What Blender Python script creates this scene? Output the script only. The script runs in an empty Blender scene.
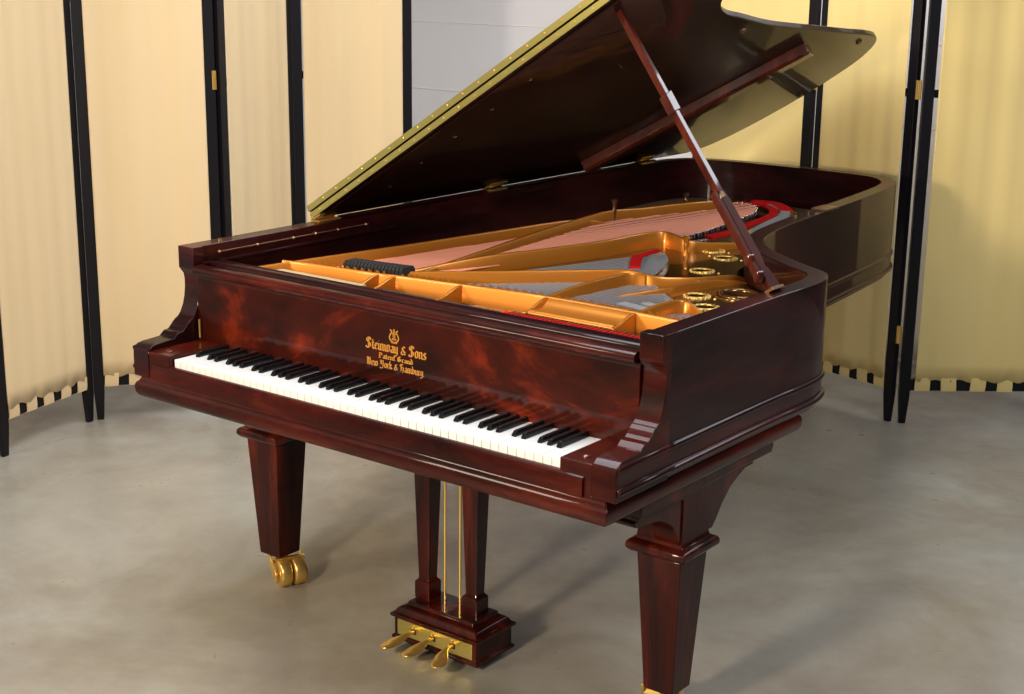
import bpy, bmesh, math, random
from mathutils import Vector, Matrix
random.seed(7)
scene = bpy.context.scene
COL = scene.collection
R = math.radians

# ------------------------------------------------------------------ materials
def new_mat(name):
    m = bpy.data.materials.new(name); m.use_nodes = True
    nt = m.node_tree
    return m, nt, nt.nodes['Principled BSDF']

def plain(name, col, rough=.5, metal=0., coat=0., spec=.5, sheen=0.):
    m, nt, b = new_mat(name)
    b.inputs['Base Color'].default_value = (*col, 1)
    b.inputs['Roughness'].default_value = rough
    b.inputs['Metallic'].default_value = metal
    b.inputs['Coat Weight'].default_value = coat
    b.inputs['Coat Roughness'].default_value = .04
    b.inputs['Specular IOR Level'].default_value = spec
    if sheen: b.inputs['Sheen Weight'].default_value = sheen
    return m

def noise_tex(nt, scale, stretch=(1, 1, 1), detail=4, rough=.55, dist=0., rot=(0, 0, 0)):
    tc = nt.nodes.new('ShaderNodeTexCoord'); mp = nt.nodes.new('ShaderNodeMapping')
    mp.inputs['Scale'].default_value = stretch; mp.inputs['Rotation'].default_value = rot
    n = nt.nodes.new('ShaderNodeTexNoise')
    n.inputs['Scale'].default_value = scale; n.inputs['Detail'].default_value = detail
    n.inputs['Roughness'].default_value = rough; n.inputs['Distortion'].default_value = dist
    nt.links.new(tc.outputs['Object'], mp.inputs['Vector']); nt.links.new(mp.outputs['Vector'], n.inputs['Vector'])
    return n

def ramp(nt, src, stops):
    r = nt.nodes.new('ShaderNodeValToRGB')
    el = r.color_ramp.elements
    while len(el) < len(stops): el.new(.5)
    for e, (p, c) in zip(el, stops): e.position = p; e.color = (*c, 1)
    nt.links.new(src, r.inputs['Fac'])
    return r

def mix(nt, fac, a, b, mode='MIX'):
    m = nt.nodes.new('ShaderNodeMix'); m.data_type = 'RGBA'; m.blend_type = mode
    if isinstance(fac, float): m.inputs['Factor'].default_value = fac
    else: nt.links.new(fac, m.inputs['Factor'])
    nt.links.new(a, m.inputs['A']); nt.links.new(b, m.inputs['B'])
    return m.outputs['Result']

def wood(name, dark, mid, light, stretch, figure=False, shift=0., coat=.38, rough=.4):
    m, nt, b = new_mat(name)
    b.inputs['Specular IOR Level'].default_value = .1
    n1 = noise_tex(nt, 3.2 if figure else 2.2, stretch, 5, .6, 1.2 if figure else .5)
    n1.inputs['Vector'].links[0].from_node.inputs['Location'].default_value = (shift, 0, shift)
    n2 = noise_tex(nt, 26, stretch, 5, .7, .3)
    r1 = ramp(nt, n1.outputs['Fac'], [(.37, dark), (.52, mid), (.68, light)] if figure else [(.34, dark), (.52, mid), (.72, light)])
    r2 = ramp(nt, n2.outputs['Fac'], [(.3, (.45, .42, .42)), (.62, (1, 1, 1))])
    c = mix(nt, .75, r1.outputs['Color'], r2.outputs['Color'], 'MULTIPLY')
    nt.links.new(c, b.inputs['Base Color'])
    b.inputs['Roughness'].default_value = rough
    b.inputs['Coat Weight'].default_value = coat
    b.inputs['Coat Roughness'].default_value = .035
    b.inputs['Coat IOR'].default_value = 1.5
    return m

M = {}
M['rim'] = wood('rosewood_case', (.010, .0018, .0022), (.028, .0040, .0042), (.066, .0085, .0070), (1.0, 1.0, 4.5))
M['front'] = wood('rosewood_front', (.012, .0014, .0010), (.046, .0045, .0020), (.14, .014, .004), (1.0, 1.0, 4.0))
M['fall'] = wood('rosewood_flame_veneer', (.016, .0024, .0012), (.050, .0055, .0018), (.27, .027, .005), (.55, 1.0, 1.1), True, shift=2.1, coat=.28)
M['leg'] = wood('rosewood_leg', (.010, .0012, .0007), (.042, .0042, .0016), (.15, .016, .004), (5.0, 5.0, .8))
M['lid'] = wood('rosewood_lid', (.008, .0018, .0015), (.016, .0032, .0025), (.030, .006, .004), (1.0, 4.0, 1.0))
M['stick'] = wood('rosewood_stick', (.05, .008, .004), (.10, .016, .007), (.17, .03, .012), (5.0, 5.0, 1.0), rough=.35, coat=.9)
M['lamp_wood'] = M['stick']
M['gold'] = plain('gilt_iron', (.58, .205, .020), .38, .6, .3)
M['gold_dark'] = plain('gilt_iron_flat', (.20, .095, .022), .2, .7, .5)
M['brass'] = plain('polished_brass', (.92, .62, .18), .30, .85)
M['brass_leaf'] = plain('brass_hinge_leaf', (.78, .66, .20), .3, 1.0)
M['bronze'] = plain('dark_bronze', (.25, .14, .08), .35, .9)
M['copper'] = plain('copper_wire', (1.0, .40, .25), .5, .15)
M['steel'] = plain('steel_wire', (.50, .50, .51), .4, .5)
M['chrome'] = plain('bright_pin', (.8, .8, .78), .2, 1.0)
M['ivory'] = plain('ivory_key', (.88, .88, .87), .25, 0, .4)
M['ebony'] = plain('ebony_key', (.005, .005, .006), .26, 0, .15, spec=.3)
M['black'] = plain('black_felt', (.012, .012, .012), .8)
M['blackpaint'] = plain('black_frame_paint', (.006, .005, .007), .42, spec=.22)
M['charcoal'] = plain('charcoal_felt', (.045, .045, .042), .8)
M['redfelt'] = plain('red_felt', (.58, .008, .008), .9, spec=.1)
M['greyfelt_reflection'] = plain('grey_felt_and_reflection', (.30, .30, .31), .9)  # grey of the felts and of the plate reflection painted at the tail
M['gilt'] = plain('gilt_lettering', (.72, .33, .05), .4, .35)
M['cream'] = plain('cream_label', (.82, .76, .6), .5)
M['board'] = wood('soundboard_spruce', (.16, .085, .04), (.22, .12, .055), (.28, .16, .075), (6.0, 1.0, 1.0), coat=.08, rough=.6)
M['palewood'] = plain('pale_maple', (.50, .36, .2), .4)

def fabric(name, a, bcol, weave=900):
    m, nt, b = new_mat(name)
    n = noise_tex(nt, 1.6, (1.0, 1.0, .3), 4, .6)
    r = ramp(nt, n.outputs['Fac'], [(.3, a), (.7, bcol)])
    nt.links.new(r.outputs['Color'], b.inputs['Base Color'])
    b.inputs['Roughness'].default_value = .85
    b.inputs['Sheen Weight'].default_value = .15
    w = noise_tex(nt, weave, (1, 1, .4), 2, .5)
    bp = nt.nodes.new('ShaderNodeBump'); bp.inputs['Strength'].default_value = .12; bp.inputs['Distance'].default_value = .002
    nt.links.new(w.outputs['Fac'], bp.inputs['Height']); nt.links.new(bp.outputs['Normal'], b.inputs['Normal'])
    return m
M['cream_cloth'] = fabric('cream_muslin', (.68, .505, .275), (.73, .555, .32))
M['gold_cloth'] = fabric('straw_muslin', (.78, .57, .20), (.84, .64, .26))
M['white_cloth'] = fabric('white_sheet', (.86, .84, .86), (.9, .88, .9))

def concrete():
    m, nt, b = new_mat('polished_concrete')
    n1 = noise_tex(nt, 1.1, (1, 1, 1), 6, .62, .6)
    r1 = ramp(nt, n1.outputs['Fac'], [(.30, (.215, .180, .135)), (.5, (.315, .290, .240)), (.72, (.42, .415, .37))])
    n2 = noise_tex(nt, 5.5, (1, 1, 1), 6, .7, .4)
    r2 = ramp(nt, n2.outputs['Fac'], [(.3, (.80, .78, .76)), (.7, (1, 1, 1))])
    c = mix(nt, .8, r1.outputs['Color'], r2.outputs['Color'], 'MULTIPLY')
    nt.links.new(c, b.inputs['Base Color'])
    r3 = ramp(nt, n2.outputs['Fac'], [(.3, (.42, .42, .42)), (.7, (.26, .26, .26))])
    nt.links.new(r3.outputs['Color'], b.inputs['Roughness'])
    b.inputs['Specular IOR Level'].default_value = .45
    return m
M['floor'] = concrete()
M['wall'] = plain('white_painted_wall', (.72, .72, .74), .8)
M['ceil'] = plain('ceiling_paint', (.12, .12, .13), .9)
M['wall_dark'] = plain('slate_painted_wall', (.035, .032, .034), .8)

# ------------------------------------------------------------------ mesh helpers
class MB:
    """collects shapes into one mesh"""
    def __init__(s): s.v = []; s.f = []
    def add(s, verts, faces):
        o = len(s.v); s.v += [tuple(v) for v in verts]; s.f += [tuple(i + o for i in f) for f in faces]; return s
    def box(s, x0, x1, y0, y1, z0, z1):
        return s.loft([(z0, x0, x1, y0, y1), (z1, x0, x1, y0, y1)])
    def loft(s, secs):
        """secs: (z, x0, x1, y0, y1) rectangles stacked"""
        vs = []; fs = []
        for z, x0, x1, y0, y1 in secs: vs += [(x0, y0, z), (x1, y0, z), (x1, y1, z), (x0, y1, z)]
        for k in range(len(secs) - 1):
            for i in range(4):
                j = (i + 1) % 4; fs.append((k*4+i, k*4+j, k*4+4+j, k*4+4+i))
        n = len(secs) * 4
        fs += [(3, 2, 1, 0), (n-4, n-3, n-2, n-1)]
        return s.add(vs, fs)
    def prism(s, prof, axis, a, b):
        """prof: 2D polygon; axis x -> (y,z), axis y -> (x,z), axis z -> (x,y)"""
        mk = {'x': lambda p, t: (t, p[0], p[1]), 'y': lambda p, t: (p[0], t, p[1]), 'z': lambda p, t: (p[0], p[1], t)}[axis]
        n = len(prof); vs = [mk(p, a) for p in prof] + [mk(p, b) for p in prof]
        fs = [tuple(range(n))[::-1], tuple(range(n, 2*n))] + [(i, (i+1) % n, n+(i+1) % n, n+i) for i in range(n)]
        return s.add(vs, fs)
    def tube(s, pts, r, seg=8, cap=True):
        pts = [Vector(p) for p in pts]; rs = r if isinstance(r, (list, tuple)) else [r]*len(pts)
        vs = []; fs = []; up = None
        for i, p in enumerate(pts):
            d = (pts[min(i+1, len(pts)-1)] - pts[max(i-1, 0)]).normalized()
            if up is None: up = d.orthogonal().normalized()
            up = (up - d*up.dot(d)).normalized(); w = d.cross(up)
            for k in range(seg):
                a = 2*math.pi*k/seg; vs.append(p + (up*math.cos(a) + w*math.sin(a))*rs[i])
        for i in range(len(pts)-1):
            for k in range(seg):
                j = (k+1) % seg; fs.append((i*seg+k, i*seg+j, (i+1)*seg+j, (i+1)*seg+k))
        if cap: fs += [tuple(range(seg))[::-1], tuple((len(pts)-1)*seg+k for k in range(seg))]
        return s.add(vs, fs)
    def lathe(s, c, prof, seg=20, axis='z'):
        """prof: (r, h) around axis through c"""
        vs = []; fs = []
        for r, h in prof:
            for k in range(seg):
                a = 2*math.pi*k/seg; u, w = r*math.cos(a), r*math.sin(a)
                vs.append({'z': (c[0]+u, c[1]+w, c[2]+h), 'x': (c[0]+h, c[1]+u, c[2]+w), 'y': (c[0]+u, c[1]+h, c[2]+w)}[axis])
        for i in range(len(prof)-1):
            for k in range(seg):
                j = (k+1) % seg; fs.append((i*seg+k, i*seg+j, (i+1)*seg+j, (i+1)*seg+k))
        fs += [tuple(range(seg))[::-1], tuple((len(prof)-1)*seg+k for k in range(seg))]
        return s.add(vs, fs)
    def torus(s, c, R0, r, seg=28, sseg=8):
        vs = []; fs = []
        for i in range(seg):
            a = 2*math.pi*i/seg
            for k in range(sseg):
                b = 2*math.pi*k/sseg; q = R0 + r*math.cos(b)
                vs.append((c[0]+q*math.cos(a), c[1]+q*math.sin(a), c[2]+r*math.sin(b)))
        for i in range(seg):
            for k in range(sseg):
                fs.append((i*sseg+k, ((i+1) % seg)*sseg+k, ((i+1) % seg)*sseg+(k+1) % sseg, i*sseg+(k+1) % sseg))
        return s.add(vs, fs)
    def xform(s, mat, start=0):
        s.v[start:] = [tuple(mat @ Vector(v)) for v in s.v[start:]]; return s
    def build(s, name, mat, parent=None, smooth=None, bevel=0., seg=2, origin=None):
        me = bpy.data.meshes.new(name)
        vs = s.v if origin is None else [tuple(Vector(v) - Vector(origin)) for v in s.v]
        me.from_pydata(vs, [], s.f); me.validate()
        bm = bmesh.new(); bm.from_mesh(me)
        bmesh.ops.recalc_face_normals(bm, faces=bm.faces); bm.to_mesh(me); bm.free()
        me.materials.append(mat)
        o = bpy.data.objects.new(name, me); COL.objects.link(o)
        if parent: o.parent = parent
        if origin is not None: o.location = origin
        if bevel:
            b = o.modifiers.new('bevel', 'BEVEL'); b.width = bevel; b.segments = seg; b.limit_method = 'ANGLE'; b.angle_limit = R(35)
        if smooth:
            for p in me.polygons: p.use_smooth = True
            me.set_sharp_from_angle(angle=R(smooth))
        return o

def tag(o, label=None, cat=None, group=None, kind=None):
    if label: o['label'] = label
    if cat: o['category'] = cat
    if group: o['group'] = group
    if kind: o['kind'] = kind
    return o
def empty(name, loc=(0, 0, 0)):
    o = bpy.data.objects.new(name, None); COL.objects.link(o); o.location = loc; o.empty_display_size = .1; return o
def copy_part(src, parent, loc=None, rotz=None):
    c = src.copy(); COL.objects.link(c); c.parent = parent
    if loc is not None: c.location = loc
    if rotz is not None: c.rotation_euler = (0, 0, rotz)
    return c

def catmull(pts, n=8, closed=False):
    out = []; N = len(pts)
    rng = range(N) if closed else range(N-1)
    for i in rng:
        g = (lambda k: pts[k % N]) if closed else (lambda k: pts[max(0, min(N-1, k))])
        p0, p1, p2, p3 = g(i-1), g(i), g(i+1), g(i+2)
        for k in range(n):
            t = k/n
            out.append(tuple(.5*((2*b) + (-a+c)*t + (2*a-5*b+4*c-d)*t*t + (-a+3*b-3*c+d)*t**3) for a, b, c, d in zip(p0, p1, p2, p3)))
    if not closed: out.append(tuple(pts[-1]))
    return out

def normals2d(path):
    ns = []
    for i in range(len(path)):
        a = Vector(path[max(0, i-1)][:2]); b = Vector(path[min(len(path)-1, i+1)][:2])
        d = (b-a).normalized(); ns.append(Vector((d.y, -d.x)))     # to the right of travel
    return ns

def sweep(mb, path, prof, cap=True):
    """prof: closed list of (outward offset, z)"""
    ns = normals2d(path); m = len(prof); vs = []; fs = []
    for (x, y), n in zip(path, ns):
        for off, z in prof: vs.append((x+n.x*off, y+n.y*off, z))
    for i in range(len(path)-1):
        for k in range(m):
            j = (k+1) % m; fs.append((i*m+k, i*m+j, (i+1)*m+j, (i+1)*m+k))
    if cap: fs += [tuple(range(m)), tuple((len(path)-1)*m+k for k in range(m))[::-1]]
    return mb.add(vs, fs)

def plate(name, outer, holes, z0, z1, mat, parent, bevel=0.):
    """flat plate with holes"""
    cu = bpy.data.curves.new(name, 'CURVE'); cu.dimensions = '2D'; cu.fill_mode = 'BOTH'
    cu.extrude = (z1-z0)/2
    for lp in [outer]+holes:
        sp = cu.splines.new('POLY'); sp.points.add(len(lp)-1); sp.use_cyclic_u = True
        for p, q in zip(sp.points, lp): p.co = (q[0], q[1], 0, 1)
    tmp = bpy.data.objects.new(name, cu); COL.objects.link(tmp)
    bpy.context.view_layer.update()
    me = bpy.data.meshes.new_from_object(tmp.evaluated_get(bpy.context.evaluated_depsgraph_get()))
    bpy.data.objects.remove(tmp)
    for v in me.vertices: v.co.z += (z0+z1)/2
    me.materials.clear(); me.materials.append(mat)
    o = bpy.data.objects.new(name, me); COL.objects.link(o); o.parent = parent
    for p in me.polygons: p.use_smooth = False
    return o

# ------------------------------------------------------------------ setting
def struct(name, mb, mat): return tag(mb.build(name, mat), kind='structure')
struct('floor', MB().box(-3.7, 4.6, -5.2, 4.9, -.06, 0), M['floor'])
struct('wall_left', MB().box(-3.82, -3.7, -5.2, 4.9, 0, 3.3), M['wall'])
struct('wall_back', MB().box(-3.82, 4.72, 4.9, 5.02, 0, 3.3), M['wall_dark'])
struct('wall_right', MB().box(4.6, 4.72, -5.2, 4.9, 0, 3.3), M['wall_dark'])
struct('wall_front', MB().box(-3.82, 4.72, -5.32, -5.2, 0, 3.3), M['wall_dark'])
struct('ceiling', MB().box(-3.82, 4.72, -5.32, 5.02, 3.3, 3.4), M['ceil'])

# ------------------------------------------------------------------ PIANO
P = empty('grand_piano')
tag(P, 'dark red rosewood grand piano with raised lid standing on grey concrete floor', 'piano')
H = 1.006
rim_key = [(.76, .28), (.76, .5), (.761, .75), (.765, .88), (.760, .98), (.725, 1.065), (.64, 1.125), (.55, 1.19), (.455, 1.272), (.385, 1.37), (.347, 1.49), (.322, 1.65), (.302, 1.85), (.282, 2.1), (.258, 2.35), (.232, 2.56), (.195, 2.69), (.12, 2.785), (0, 2.825), (-.2, 2.838), (-.45, 2.838), (-.62, 2.81), (-.72, 2.74), (-.763, 2.62), (-.77, 2.45), (-.768, 1.8), (-.763, 1.0), (-.76, .5), (-.76, .28)]
rim_path = catmull(rim_key, 6)
T = .052
prof = [(0, H), (0, .764), (.004, .763), (.007, .759), (.0075, .755), (.005, .751), (.001, .749), (0, .715), (.002, .714), (.008, .712), (.011, .707), (.009, .702), (0, .697), (-.008, .692), (-.012, .680), (-T, .680), (-T, H)]
mb = MB(); sweep(mb, rim_path, prof)
mb.build('rim', M['rim'], P, smooth=40, bevel=.003)

# inner surface stepped ledge
inner_ns = normals2d(rim_path)
inner = [(x-n.x*T, y-n.y*T) for (x, y), n in zip(rim_path, inner_ns)]
# soundboard
sb = [(x-n.x*(T-.005), y-n.y*(T-.005)) for (x, y), n in zip(rim_path, inner_ns) if y > .5]
MB().prism([(.71, .50)] + sb + [(-.71, .50)], 'z', .845, .855).build('soundboard', M['board'], P)
# bracing under the soundboard
mb = MB()
mb.box(-.72, .70, .93, 1.0, .70, .84); mb.box(-.72, .28, 1.75, 1.82, .70, .84); mb.box(-.45, -.38, 1.0, 2.75, .70, .84)
mb.box(-.72, .10, 2.3, 2.40, .66, .84)
mb.build('brace', M['rim'], P, bevel=.004)

# cheeks (arms)
arm = [(.285, .685), (.285, H), (.25, H), (.25, .948), (.256, .940), (.264, .930), (.267, .915), (.267, .895), (.264, .870), (.257, .845), (.247, .826), (.238, .816), (.230, .812), (.222, .806), (.214, .798), (.206, .790), (.200, .787), (.190, .787), (.182, .781), (.174, .774), (.160, .773), (.115, .771), (.100, .768), (.090, .760), (.086, .748), (.086, .685)]
for s in (1, -1):
    mb = MB().prism(arm, 'x', s*.70, s*.76)
    # continuing side mouldings
    mb.prism([(s*.758, .764)] + [(s*(.76+o), z) for o, z in prof[1:13]] + [(s*.758, .697)], 'y', .09, .2845)
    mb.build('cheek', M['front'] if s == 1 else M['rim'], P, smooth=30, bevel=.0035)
    # inner upper panel behind the fallboard end
# key blocks
for s in (1, -1):
    blk = MB().loft([(.685, s*.6175 if s > 0 else s*.70, s*.70 if s > 0 else s*.6175, .088, .262), (.757, s*.6175 if s > 0 else s*.70, s*.70 if s > 0 else s*.6175, .088, .262)]).build('key_block', M['front'], P, bevel=.003)
    MB().lathe((s*.66, .125, .755), [(.011, 0), (.011, .004), (.008, .006), (.0, .007)], 16).build('screw_cap', M['stick'], blk, smooth=40)
# key bed with moulded edge
mb = MB().loft([(.628, -.72, .72, .10, .90), (.629, -.733, .733, .090, .915), (.634, -.741, .741, .082, .925), (.644, -.747, .747, .076, .933), (.660, -.748, .748, .074, .935), (.669, -.745, .745, .077, .932), (.675, -.739, .739, .084, .926), (.681, -.736, .736, .088, .922), (.690, -.735, .735, .088, .920)])
mb.build('key_bed', M['front'], P, smooth=35, bevel=.002)
# key slip
MB().prism([(.081, .684), (.081, .716), (.083, .724), (.087, .7275), (.092, .729), (.0975, .7285), (.0975, .684)], 'x', -.68, .68).build('key_slip', M['front'], P, smooth=30)
# keys
kw = 1.225/52
wk = MB().loft([(.715, -kw/2+.0007, kw/2-.0007, .101, .262), (.7455, -kw/2+.0007, kw/2-.0007, .1, .262), (.748, -kw/2+.001, kw/2-.001, .101, .262)])
w0 = wk.build('white_key', M['ivory'], P)
bk = MB().loft([(.742, -.0058, .0058, .152, .262), (.752, -.0056, .0056, .154, .262), (.7595, -.0046, .0046, .160, .262), (.7605, -.0038, .0038, .162, .262)])
b0 = bk.build('black_key', M['ebony'], P)
first = True; firstb = True
for i in range(52):
    x = -.6125 + kw*(i+.5)
    if first: w0.location = (x, 0, 0); first = False
    else: copy_part(w0, P, (x, 0, random.uniform(-.0003, .0003)))
    if i < 51 and 'ABCDEFG'[i % 7] in 'ACDFG':
        off = {'C': -.0015, 'D': .0015, 'F': -.0018, 'G': 0, 'A': .0018}['ABCDEFG'[i % 7]]
        xx = x + kw/2 + off
        if firstb: b0.location = (xx, 0, 0); firstb = False
        else: copy_part(b0, P, (xx, 0, 0))
# fallboard
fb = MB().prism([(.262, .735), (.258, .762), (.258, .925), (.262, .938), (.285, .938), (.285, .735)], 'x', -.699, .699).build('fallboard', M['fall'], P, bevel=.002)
r_ = MB().prism([(.243, .938), (.239, .944), (.239, .951), (.243, .957), (.250, .960), (.272, .960), (.276, .955), (.276, .938)], 'x', -.694, .694)
r_.build('fallboard_rail', M['front'], P, smooth=50)
# ledge behind the rail (lock rail)
MB().prism([(.305, .90), (.305, .954), (.309, .960), (.316, .962), (.345, .962), (.352, .957), (.352, .90)], 'x', -.707, .707).build('lock_rail', M['rim'], P, smooth=50)
MB().box(-.707, .707, .285, .306, .90, .93).build('slip_rail', M['black'], P)
# small bronze guide left of the keys
MB().tube([(-.688, .252, .765), (-.688, .252, .815)], .003).build('fallboard_pivot', M['brass'], P)

# ---- lettering on the fallboard : broad nib strokes
G = {
 'S': (.95, [[(.80, 1.25), (.70, 1.5), (.42, 1.62), (.18, 1.42), (.18, 1.12), (.45, .9), (.72, .62), (.74, .28), (.48, .02), (.2, .02), (.02, .25)], [(.46, 1.5), (.46, .12)]]),
 't': (.45, [[(.16, 1.35), (.16, .14), (.36, 0)], [(0, .95), (.38, .95)]]),
 'e': (.52, [[(.44, .14), (.28, 0), (.1, .14), (.1, .82), (.28, 1.0), (.44, .78), (.12, .42)]]),
 'i': (.34, [[(.02, .86), (.14, .98), (.14, .12), (.3, 0)], [(.12, 1.32), (.2, 1.38)]]),
 'n': (.68, [[(.0, .86), (.12, .98), (.12, .1), (.22, 0)], [(.12, .8), (.36, 1.0), (.47, .86), (.47, .12), (.62, 0)]]),
 'w': (.95, [[(.02, .98), (.12, .8), (.12, .12), (.28, 0), (.44, .14), (.44, 1.0)], [(.44, .14), (.62, 0), (.8, .16), (.8, .8), (.66, 1.05)]]),
 'a': (.60, [[(.1, .82), (.28, 1.0), (.44, .84), (.44, .12), (.56, 0)], [(.44, .56), (.12, .42), (.12, .12), (.26, 0), (.44, .16)]]),
 'y': (.62, [[(.06, .98), (.12, .8), (.12, .14), (.28, 0), (.46, .16)], [(.46, 1.0), (.46, -.18), (.26, -.46), (.04, -.34)]]),
 '&': (.78, [[(.62, 1.1), (.42, 1.25), (.24, 1.05), (.3, .8), (.6, .3), (.66, .05)], [(.3, .72), (.08, .42), (.12, .1), (.34, 0), (.58, .22), (.66, .52)]]),
 'o': (.60, [[(.28, 1.02), (.1, .84), (.1, .14), (.28, 0), (.46, .14), (.46, .84), (.28, 1.02)]]),
 's': (.50, [[(.4, .84), (.24, 1.0), (.1, .84), (.12, .62), (.38, .38), (.38, .14), (.22, 0), (.04, .14)]]),
 'P': (.85, [[(.2, 1.5), (.2, .12), (.34, 0)], [(.02, 1.45), (.3, 1.6), (.62, 1.45), (.68, 1.1), (.55, .8), (.22, .72)], [(.0, .1), (.16, .0)]]),
 'G': (.95, [[(.72, 1.4), (.44, 1.6), (.16, 1.35), (.12, .3), (.38, 0), (.7, .2), (.7, .78), (.44, .78)], [(.42, 1.45), (.42, .2)]]),
 'r': (.46, [[(.0, .86), (.12, .98), (.12, .12), (.24, 0)], [(.12, .78), (.26, 1.0), (.4, .88)]]),
 'd': (.62, [[(.1, 1.6), (.3, 1.3), (.46, .9), (.46, .14), (.28, 0), (.1, .14), (.1, .8), (.28, 1.0), (.46, .84)]]),
 'N': (1.0, [[(.02, 1.4), (.18, 1.58), (.22, 1.4), (.22, .12), (.04, 0)], [(.2, 1.35), (.46, 1.6), (.5, .2), (.62, 0), (.8, .14), (.8, 1.3), (.66, 1.55)]]),
 'Y': (.92, [[(.04, 1.3), (.2, 1.55), (.22, .8), (.4, .62), (.66, .8)], [(.66, 1.55), (.68, .3), (.5, -.2), (.2, -.28), (.04, -.1)], [(.3, 1.4), (.42, 1.1)]]),
 'k': (.60, [[(.14, 1.6), (.14, .12), (.28, 0)], [(.14, .6), (.36, 1.0), (.46, .82), (.2, .55), (.44, .14), (.56, 0)]]),
 'H': (.98, [[(.1, 1.1), (.14, 1.45), (.38, 1.62), (.66, 1.45)], [(.3, 1.5), (.3, .15), (.1, 0)], [(.3, .8), (.6, 1.0), (.74, .8), (.74, .1), (.56, -.25)]]),
 'm': (.98, [[(.0, .86), (.12, .98), (.12, .1), (.22, 0)], [(.12, .8), (.32, 1.0), (.44, .86), (.44, .12), (.54, 0)], [(.44, .8), (.66, 1.0), (.78, .86), (.78, .12), (.92, 0)]]),
 'b': (.62, [[(.12, 1.6), (.12, .14), (.28, 0), (.46, .16), (.46, .84), (.28, 1.0), (.12, .82)]]),
 'u': (.66, [[(.02, .92), (.12, .98), (.12, .14), (.28, 0), (.46, .16)], [(.46, 1.0), (.46, .12), (.6, 0)]]),
 'g': (.62, [[(.46, .84), (.28, 1.0), (.1, .84), (.1, .3), (.28, .16), (.46, .3)], [(.46, 1.0), (.46, -.2), (.26, -.46), (.06, -.32)]]),
 'D': (.9, []), '.': (.25, [[(.05, .02), (.12, .08)]]), ' ': (.42, [])}
def text_line(mb, txt, x0, x1, zb, xh, y, nib=.17):
    W = sum(G[c][0] for c in txt); sx = (x1-x0)/W; x = 0
    a = R(38); nx, nz = nib*math.cos(a)/2, nib*math.sin(a)/2
    for c in txt:
        for st in G[c][1]:
            for p, q in zip(st, st[1:]):
                d = (q[0]-p[0])*nz - (q[1]-p[1])*nx
                quad = [(p[0]-nx, p[1]-nz), (p[0]+nx, p[1]+nz), (q[0]+nx, q[1]+nz), (q[0]-nx, q[1]-nz)]
                # guarantee some hairline width
                hw = .03
                L = math.hypot(q[0]-p[0], q[1]-p[1]) or 1; px, pz = -(q[1]-p[1])/L*hw, (q[0]-p[0])/L*hw
                quad2 = [(p[0]-px, p[1]-pz), (p[0]+px, p[1]+pz), (q[0]+px, q[1]+pz), (q[0]-px, q[1]-pz)]
                for k, qd in enumerate((quad, quad2)):
                    mb.prism([(x0+(x+u)*sx, zb+v*xh) for u, v in qd], 'y', y, y-.0006-.0002*k)
        x += G[c][0]
mb = MB()
text_line(mb, 'Steinway & Sons', -.092, .102, .8405, .0165, .2582, .24)
text_line(mb, 'Patent Grand', -.050, .060, .8215, .0080, .2582, .26)
text_line(mb, 'New York & Hamburg.', -.090, .096, .7990, .0115, .2582, .24)
# lyre emblem
def ribbon(mb, pts, w, y=.2582):
    ns = normals2d(pts)
    for i in range(len(pts)-1):
        a, b = pts[i], pts[i+1]; na, nb = ns[i], ns[i+1]
        mb.prism([(a[0]-na.x*w, a[1]-na.y*w), (a[0]+na.x*w, a[1]+na.y*w), (b[0]+nb.x*w, b[1]+nb.y*w), (b[0]-nb.x*w, b[1]-nb.y*w)], 'y', y, y-.0007)
for s in (-1, 1):
    ribbon(mb, catmull([(s*.001, .8665), (s*.009, .869), (s*.0145, .877), (s*.011, .886), (s*.007, .892), (s*.0125, .8965)], 4), .0017)
    ribbon(mb, [(s*.003, .872), (s*.003, .888)], .0008)
ribbon(mb, [(-.010, .888), (.010, .888)], .0012); ribbon(mb, [(0, .872), (0, .888)], .0008); ribbon(mb, [(0, .890), (0, .899)], .0020); ribbon(mb, [(-.009, .8655), (.009, .8655)], .0014)
ribbon(mb, [(-.007, .874), (.007, .874)], .0022)
mb.xform(Matrix.Translation((.004, 0, -.0015)))
tag(mb.build('inscription', M['gilt'], fb), 'gilt blackletter maker name and lyre emblem on the fallboard')

# ---- front legs, brackets and casters
def taper_leg(mb, cx, cy):
    mb.loft([(.085, cx-.040, cx+.040, cy-.040, cy+.040), (.432, cx-.059, cx+.059, cy-.059, cy+.059)])
    mb.loft([(.432, cx-.060, cx+.060, cy-.060, cy+.060), (0.4360, cx-0.066, cx+0.066, cy-0.066, cy+0.066), (0.4365, cx-0.071, cx+0.071, cy-0.071, cy+0.071), (0.4410, cx-0.076, cx+0.076, cy-0.076, cy+0.076), (0.4470, cx-0.080, cx+0.080, cy-0.080, cy+0.080), (0.4540, cx-0.080, cx+0.080, cy-0.080, cy+0.080), (0.4600, cx-0.079, cx+0.079, cy-0.079, cy+0.079), (0.4645, cx-0.074, cx+0.074, cy-0.074, cy+0.074), (0.4660, cx-0.069, cx+0.069, cy-0.069, cy+0.069), (0.4665, cx-0.065, cx+0.065, cy-0.065, cy+0.065), (0.4720, cx-0.062, cx+0.062, cy-0.062, cy+0.062), (.482, cx-.060, cx+.060, cy-.060, cy+.060), (.60, cx-.060, cx+.060, cy-.060, cy+.060)])
    return mb
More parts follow.
